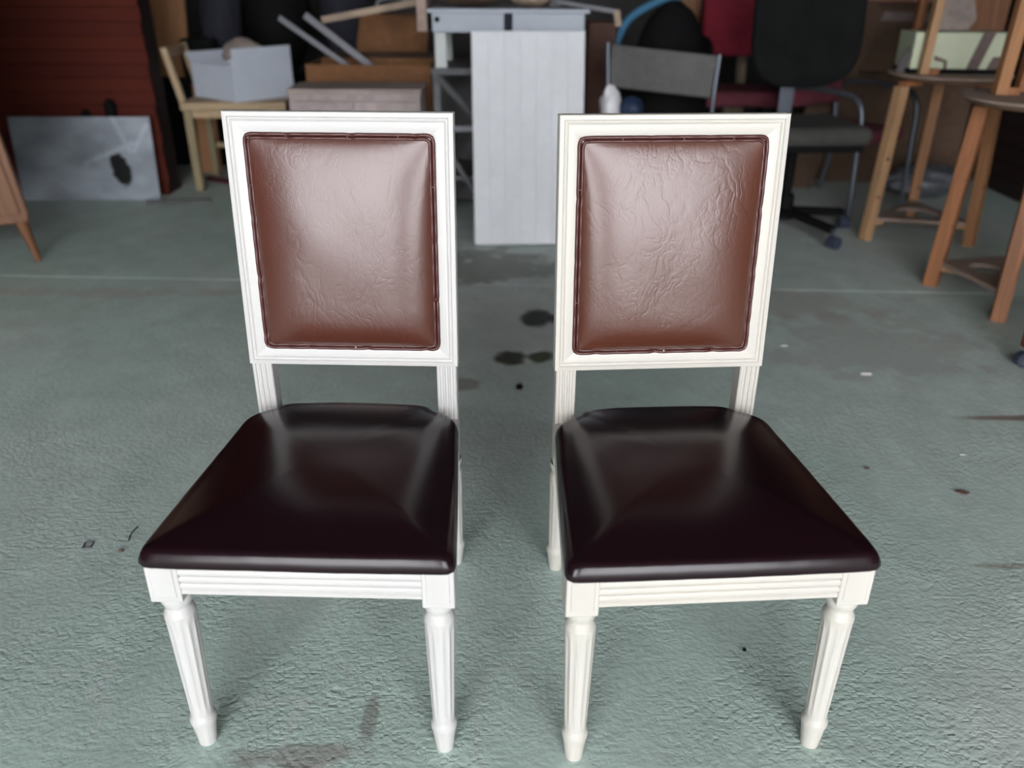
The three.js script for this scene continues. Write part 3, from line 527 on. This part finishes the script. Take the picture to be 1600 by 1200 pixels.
// ---------------------------------------------------------------- cartons on the right
{
  const t = thing('cardboard_box', 'big dusty brown carton standing behind the round stands', 'box', [2.33, 0, -5.62], -0.12);
  obj('body', box(0.95, 0.66, 0.55, 0, 0.33, 0, 0.005, 'x'), M.cardDusty, t); obj('flap', box(0.94, 0.005, 0.27, 0, 0.664, 0.14, 0.001, 'x'), M.cardDusty, t); obj('flap', box(0.94, 0.005, 0.27, 0, 0.664, -0.14, 0.001, 'x'), M.cardDusty, t);
  const s = thing('cardboard_box', 'tilted brown carton on the big carton behind the stands', 'box', [2.30, 0.6685, -5.45], -0.28);
  obj('body', box(0.72, 0.36, 0.42, 0, 0.18, 0, 0.004, 'x'), M.cardDusty, s); obj('tape', box(0.728, 0.05, 0.428, 0, 0.30, 0, 0.003, 'x'), M.tape, s);
  tag(obj('flat_cardboard', bar([1.72, 0.0, -5.18], [2.02, 1.05, -5.24], 0.22, 0.008, 0.002, V(0, 0, 1)), M.cardDusty), 'flattened cardboard sheet leaning beside the black swivel chair', 'cardboard');
  const o = thing('plywood_offcut', 'orange wooden panel piled on the cartons at the top right', 'panel', [2.40, 1.03, -5.42], -0.28);
  obj('board', box(0.9, 0.3, 0.03, 0.0, 0.15, 0.02, 0.003, 'x'), M.pine, o); obj('edge_strip', box(0.9, 0.02, 0.036, 0, 0.01, 0.02, 0.002, 'x'), M.knot, o);
  const bg = tag(obj('plastic_heap', onBase(crumple(0.24, 0.09, 0.12, 21, 0.5, 30), 2.42, 0, -4.93), M.plastic), 'crumpled grey plastic sheeting on the floor behind the stands', 'plastic');
}
// ---------------------------------------------------------------- the round stands
function roundStand(label, legs, c, R, y, woods, knots, lw) {
  const t = thing('round_stand', label, 'stand', [c[0], 0, c[1]], 0, 'tall round-topped wooden stands');
  legs.forEach(([x, z], i) => {
    const a = V(x - c[0], 0, z - c[1]), b = V(a.x * 0.86, y - 0.052, a.z * 0.86), leg = obj('leg', bar(a, b, lw, lw, 0.003, V(a.x, 0, a.z).normalize()), woods[i % woods.length], t);
    for (const k of knots[i] || []) { const p = a.clone().lerp(b, k); obj('knot', new THREE.CylinderGeometry(0.008, 0.008, 0.003, 10).rotateX(Math.PI / 2).translate(p.x + 0.004, p.y, p.z + lw * 0.62), M.knot, leg); }
    const u = V(-a.x, 0, -a.z).normalize();
    obj('support_block', bar(a.clone().addScaledVector(u, 0.0).setY(0.083).multiply(V(0.97, 1, 0.97)), a.clone().addScaledVector(u, 0.085).setY(0.083), 0.03, 0.022, 0.002, V(0, 1, 0)), M.pinePale, t);
    obj('support_block', bar(b.clone().setY(y - 0.041), b.clone().addScaledVector(u, 0.10).setY(y - 0.041), 0.05, 0.02, 0.002, V(0, 1, 0)), M.pineRed, t);
  });
  const P = legs.map(([x, z]) => [(x - c[0]) * 0.98, -(z - c[1]) * 0.98]), s = poly(P), h = new THREE.Path();
  const m = P.reduce((q, p) => [q[0] + p[0] / P.length, q[1] + p[1] / P.length], [0, 0]), inr = Math.min(...P.map((p, i) => { const q = P[(i + 1) % P.length], dx = q[0] - p[0], dy = q[1] - p[1]; return Math.abs(dx * (m[1] - p[1]) - dy * (m[0] - p[0])) / Math.hypot(dx, dy); }));
  h.absarc(m[0], m[1], inr - 0.03, 0, Math.PI * 2); s.holes.push(h);
  obj('foot_shelf', metric(extrude(s, 0.016, 0.001, 28).rotateX(-Math.PI / 2).translate(0, 0.095, 0)), M.ply, t);
  const top = obj('round_top', metric(lathe([[0, y - 0.014], [R - 0.004, y - 0.014], [R, y - 0.010], [R, y - 0.003], [R - 0.004, y], [0, y]], 64)), M.ply, t);
  obj('lower_disc', lathe([[0, y - 0.030], [R - 0.030, y - 0.030], [R - 0.014, y - 0.0145], [0, y - 0.0145]], 64), M.plyEdge, top);
  return t;
}
const legsA = [[1.753, -4.06], [2.222, -3.965], [2.13, -4.44]], cA = [2.045, -4.17];
const legsB = [[1.778, -3.385], [1.852, -2.98], [2.15, -3.46]], cB = [1.965, -3.22];
const sA = roundStand('round-topped pine stand carrying the mint green taped box', legsA, cA, 0.272, 0.775, [M.pinePale, M.pine, M.pine], [[0.55, 0.3], [0.4], [0.25]], 0.048);
const sB = roundStand('nearer round-topped stand with redder legs at the right edge', legsB, cB, 0.29, 0.785, [M.pineRed, M.pineRed, M.pineRed], [[0.36, 0.62], [0.5], [0.4]], 0.054);
function upperPosts(t, c, y, list) { for (const [x, z, w, m] of list) { obj('upper_post', bar([x - c[0], y, z - c[1]], [x - c[0] + 0.022, y + 0.52, z - c[1] - 0.01], w, 0.04), m, t); obj('post_block', box(0.05, 0.026, 0.03, x - c[0] + 0.045, y + 0.013, z - c[1], 0.002), M.pineRed, t); } const q = list[0]; }
upperPosts(sA, cA, 0.7755, [[1.868, -4.06, 0.036, M.pinePale], [2.13, -4.395, 0.036, M.pineRed], [1.93, -4.36, 0.036, M.pineRed]]);
upperPosts(sB, cB, 0.7855, [[1.805, -3.27, 0.046, M.pine], [1.935, -3.36, 0.04, M.pineRed], [2.1, -3.08, 0.04, M.pineRed]]);
for (const [t, y] of [[sA, 1.2955], [sB, 1.3055]]) obj('upper_disc', lathe([[0, y], [0.21, y], [0.215, y + 0.008], [0.21, y + 0.018], [0, y + 0.018]], 48), M.ply, t);
{
  const b = thing('carton', 'mint green carton strapped with brown tape on the round stand', 'box', [2.05, 0.775, -4.19], -0.06);
  obj('body', box(0.44, 0.155, 0.20, 0.0, 0.0785 + 0.02, 0, 0.003), M.mint, b); obj('base_sheet', box(0.45, 0.02, 0.21, 0, 0.0105, 0, 0.002), M.black, b);
  const strip = (pts, m) => obj('tape', extrude(poly(pts), 0.003, 0.0008).translate(0, 0.0985, 0.0995), m, b);
  strip([[0.03, -0.078], [0.085, -0.078], [0.13, 0.078], [0.075, 0.078]], M.tape); strip([[0.12, -0.078], [0.19, -0.078], [0.20, -0.02], [0.14, -0.025]], M.tape);
  strip([[-0.12, -0.02], [-0.06, -0.04], [-0.055, -0.078], [-0.07, -0.078], [-0.075, -0.05], [-0.12, -0.04]], M.tape);
  obj('grey_tape', bar([-0.255, 0.0, 0.07], [-0.225, 0.09, 0.07], 0.05, 0.003, 0.001, V(-1, 0, 0.4)), M.greyTape, b); obj('grey_tape', bar([-0.225, 0.09, 0.07], [-0.175, 0.172, 0.05], 0.05, 0.003, 0.001, V(-1, 0, 0.4)), M.greyTape, b);
  tag(obj('torn_paper', metric(extrude(poly([[-0.11, 0], [0.07, 0], [0.10, 0.05], [0.06, 0.20], [-0.02, 0.22], [-0.10, 0.17]]), 0.004, 0.001)).applyMatrix4(new THREE.Matrix4().makeRotationX(-0.12)).translate(2.04, 0.9535, -4.22), M.paper), 'torn pinkish sheet of paper standing on the mint green carton', 'paper');
  tag(obj('wood_sheet', bar([2.225, 0.776, -4.315], [2.235, 1.24, -4.325], 0.2, 0.014, 0.003), M.veneer), 'reddish brown board standing behind the mint green carton', 'board');
}
// ---------------------------------------------------------------- trolley at the right edge
{
  const t = thing('trolley', 'mahogany trolley leg on a worn castor at the right edge', 'trolley', [1.722, 0, -2.585]);
  const castor = (x, z, leg) => obj('castor', [new THREE.CylinderGeometry(0.026, 0.026, 0.03, 24).rotateX(Math.PI / 2).translate(x - 0.016, 0.026, z + 0.02), new THREE.CylinderGeometry(0.007, 0.007, 0.06, 10).translate(x + 0.01, 0.055, z)], M.rubber, leg);
  for (const [x, z] of [[0.012, 0], [0.44, 0], [0.012, 0.6], [0.44, 0.6]]) {
    const leg = obj('leg', bar([x, 0.06, z], [x, 0.74, z], 0.036), M.mahogany, t); castor(x, z, leg);
    obj('hub', new THREE.CylinderGeometry(0.014, 0.017, 0.006, 16).rotateX(Math.PI / 2).translate(x - 0.016, 0.026, z + 0.037), M.tack, leg);
  }
  obj('shelf', box(0.40, 0.02, 0.6, 0.23, 0.30, 0.3, 0.004), M.mahogany, t); obj('top', box(0.46, 0.025, 0.66, 0.225, 0.735, 0.3, 0.005), M.mahogany, t);
}
// ---------------------------------------------------------------- small litter on the floor
{
  const g = extrude((() => { const s = roundRect(0.021, 0.026, 0.002), h = new THREE.Path(); h.moveTo(-0.0075, -0.009); h.lineTo(-0.0075, 0.009); h.lineTo(0.0075, 0.009); h.lineTo(0.0075, -0.009); h.closePath(); s.holes.push(h); return s; })(), 0.004, 0.0008).rotateX(-Math.PI / 2);
  const m = tag(obj('metal_buckle', g, M.alu), 'small rectangular metal buckle lying on the floor at far left', 'buckle'); m.position.set(-0.97, 0.0005, -1.556); m.rotation.y = 0.12;
  tag(obj('black_stone', onBase(crumple(0.012, 0.008, 0.013, 31, 0.4, 8), 0.024, 0, -2.373), M.black), 'small black stone on the floor between the dining chairs', 'stone');
  const chips = [[1.165, -2.49, 0.020, 0.005, 0.008, 'larger pale paint chip right of the right dining chair'], [0.965, -2.725, 0.016, 0.003, 0.005, 'slim pale paint chip behind the right dining chair'], [1.24, -1.98, 0.009, 0.002, 0.003, 'tiny pale paint chip near the dark leaf scrap']];
  chips.forEach(([x, z, a, b, c, lab], i) => tag(obj('paint_chip', onBase(crumple(a, b, c, 40 + i, 0.4, 7), x, 0, z), M.chip), lab, 'chip', 'pale paint chips'));
  tag(obj('leaf_scrap', onBase(crumple(0.016, 0.004, 0.008, 51, 0.9, 10), 1.149, 0, -1.79), M.dead), 'dark shrivelled leaf scrap on the floor at the right', 'leaf');
  tag(obj('seed_husk', onBase(crumple(0.007, 0.003, 0.004, 52, 0.3, 7), 0.948, 0, -1.905), M.rawWood), 'tiny brown husk right of the right dining chair', 'husk');
  tag(obj('grit', onBase(crumple(0.005, 0.004, 0.005, 53, 0.3, 6), 0.80, 0, -2.645), M.black), 'tiny black grit behind the right dining chair', 'grit');
  tag(obj('wire_bit', tube([[-0.885, 0.002, -1.63], [-0.889, 0.003, -1.605], [-0.885, 0.002, -1.575]], 0.0012, 10, 6), M.black), 'short thin black wire near the left dining chair', 'wire');
  tag(obj('grit', onBase(crumple(0.006, 0.004, 0.004, 54, 0.3, 6), -0.885, 0, -1.535), M.dead), 'tiny dark grit beside the left seat corner', 'grit');
  tag(obj('pebble', onBase(crumple(0.004, 0.003, 0.004, 55, 0.3, 6), 0.455, 0, -1.235), M.black), 'tiny dark pebble under the right dining chair', 'pebble');
}
// ---------------------------------------------------------------- the photographer, who stands between the doorway and the chairs and shades the floor
function flesh(bones, res, center, half, colorAt, k = 0.03) {
  const mc = new MarchingCubes(res, M.navy, false, false, 90000); mc.isolation = 0;
  const h = res / 2, B = bones.map(([a, b, ra, rb]) => ({ a: V(...a), d: V(...b).sub(V(...a)), ra, rb, l: V(...b).distanceToSquared(V(...a)) || 1e-9 })), p = V(0, 0, 0), q = V(0, 0, 0);
  for (let z = 0; z < res; z++) for (let y = 0; y < res; y++) for (let x = 0; x < res; x++) {
    p.set(center[0] + (x - h) / h * half, center[1] + (y - h) / h * half, center[2] + (z - h) / h * half); let e = 0, m = 1e9;
    for (const o of B) { const t = clamp(q.copy(p).sub(o.a).dot(o.d) / o.l), dist = q.copy(o.a).addScaledVector(o.d, t).distanceTo(p) - (o.ra + (o.rb - o.ra) * t); m = m > 1e8 ? dist : (() => { const g = clamp(0.5 + 0.5 * (m - dist) / k); return m + (dist - m) * g - k * g * (1 - g); })(); }
    mc.field[x + y * res + z * res * res] = -m;
  }
  mc.update();
  const n = mc.count, g = new THREE.BufferGeometry(), pos = new Float32Array(n * 3), col = new Float32Array(n * 3);
  for (let i = 0; i < n; i++) { for (let c = 0; c < 3; c++) pos[3 * i + c] = center[c] + mc.positionArray[3 * i + c] * half; col.set(colorAt(pos[3 * i], pos[3 * i + 1], pos[3 * i + 2]), 3 * i); }
  g.setAttribute('position', new THREE.BufferAttribute(pos, 3)); g.setAttribute('color', new THREE.BufferAttribute(col, 3));
  const w = mergeVertices(g, 1e-4); w.computeVertexNormals(); return w.toNonIndexed();
}
{
  const skin = [0.42, 0.24, 0.17], jacket = [0.03, 0.035, 0.05], jeans = [0.035, 0.05, 0.09], shoe = [0.02, 0.02, 0.02], t = thing('person', 'person in dark jacket and jeans stooping in the doorway with a phone', 'person', [0, 0, 0.56]);
  const sides = (f) => [-1, 1].flatMap(f);
  const body = [[[0, 0.86, 0.06], [0, 1.04, 0.02], 0.135, 0.135], [[0, 1.04, 0.02], [0, 1.22, -0.06], 0.135, 0.13], [[-0.12, 1.27, -0.08], [0.12, 1.27, -0.08], 0.085, 0.085], [[0, 1.28, -0.09], [0, 1.40, -0.14], 0.055, 0.052],
    [[0, 1.475, -0.165], [0, 1.53, -0.155], 0.082, 0.09], [[0, 1.43, -0.20], [0, 1.47, -0.205], 0.045, 0.055], [[0, 1.475, -0.262], [0, 1.495, -0.255], 0.012, 0.009],
    ...sides((q) => [[[q * 0.085, 1.48, -0.155], [q * 0.092, 1.50, -0.15], 0.014, 0.016], [[q * 0.175, 1.25, -0.08], [q * 0.24, 1.02, -0.10], 0.058, 0.046], [[q * 0.24, 1.02, -0.10], [q * 0.085, 1.12, -0.26], 0.044, 0.030],
      [[q * 0.085, 0.84, 0.06], [q * 0.11, 0.47, 0.0], 0.088, 0.062], [[q * 0.11, 0.47, 0.0], [q * 0.12, 0.10, 0.06], 0.06, 0.042], [[q * 0.12, 0.055, 0.075], [q * 0.13, 0.04, -0.12], 0.046, 0.034]])];
  const shade = (x, y, z) => (y < 0.11 ? shoe : y < 0.86 ? jeans : y > 1.345 || (Math.hypot(x, y - 1.12, (z + 0.28)) < 0.10) ? skin : jacket);
  const hands = [-1, 1].map((q) => {
    const w = [q * 0.085, 1.12, -0.262], b = [[w, [q * 0.066, 1.135, -0.325], 0.027, 0.03]];
    for (let i = 0; i < 4; i++) { const y = 1.112 + i * 0.018, l = [0.8, 0.95, 1, 0.9][i]; b.push([[q * 0.066, y, -0.335], [q * (0.066 - 0.012 * l), y + 0.003, -0.375], 0.0095, 0.009], [[q * (0.066 - 0.012 * l), y + 0.003, -0.375], [q * (0.066 - 0.046 * l), y + 0.004, -0.392], 0.009, 0.0075]); }
    b.push([[q * 0.07, 1.15, -0.31], [q * 0.045, 1.175, -0.335], 0.012, 0.010], [[q * 0.045, 1.175, -0.335], [q * 0.028, 1.178, -0.348], 0.010, 0.008]);
    return flesh(b, 60, [q * 0.055, 1.135, -0.33], 0.105, () => skin, 0.006);
  });
  obj('body', [flesh(body, 112, [0, 0.80, -0.05], 0.86, shade), ...hands], std({ vertexColors: true, roughness: 0.8 }), t);
  const hair = new THREE.SphereGeometry(0.103, 28, 18, 0, Math.PI * 2, 0, Math.PI * 0.56); hair.applyMatrix4(new THREE.Matrix4().makeRotationX(0.35)); obj('hair', hair.scale(0.95, 1.02, 1).translate(0, 1.515, -0.145), M.knot, t);
  tag(obj('phone', metric(new RoundedBoxGeometry(0.15, 0.074, 0.009, 3, 0.004)).translate(0, 1.145, 0.195), M.black), 'black phone held in the hands of the stooping person', 'phone');
}
renderer.render(scene, camera);
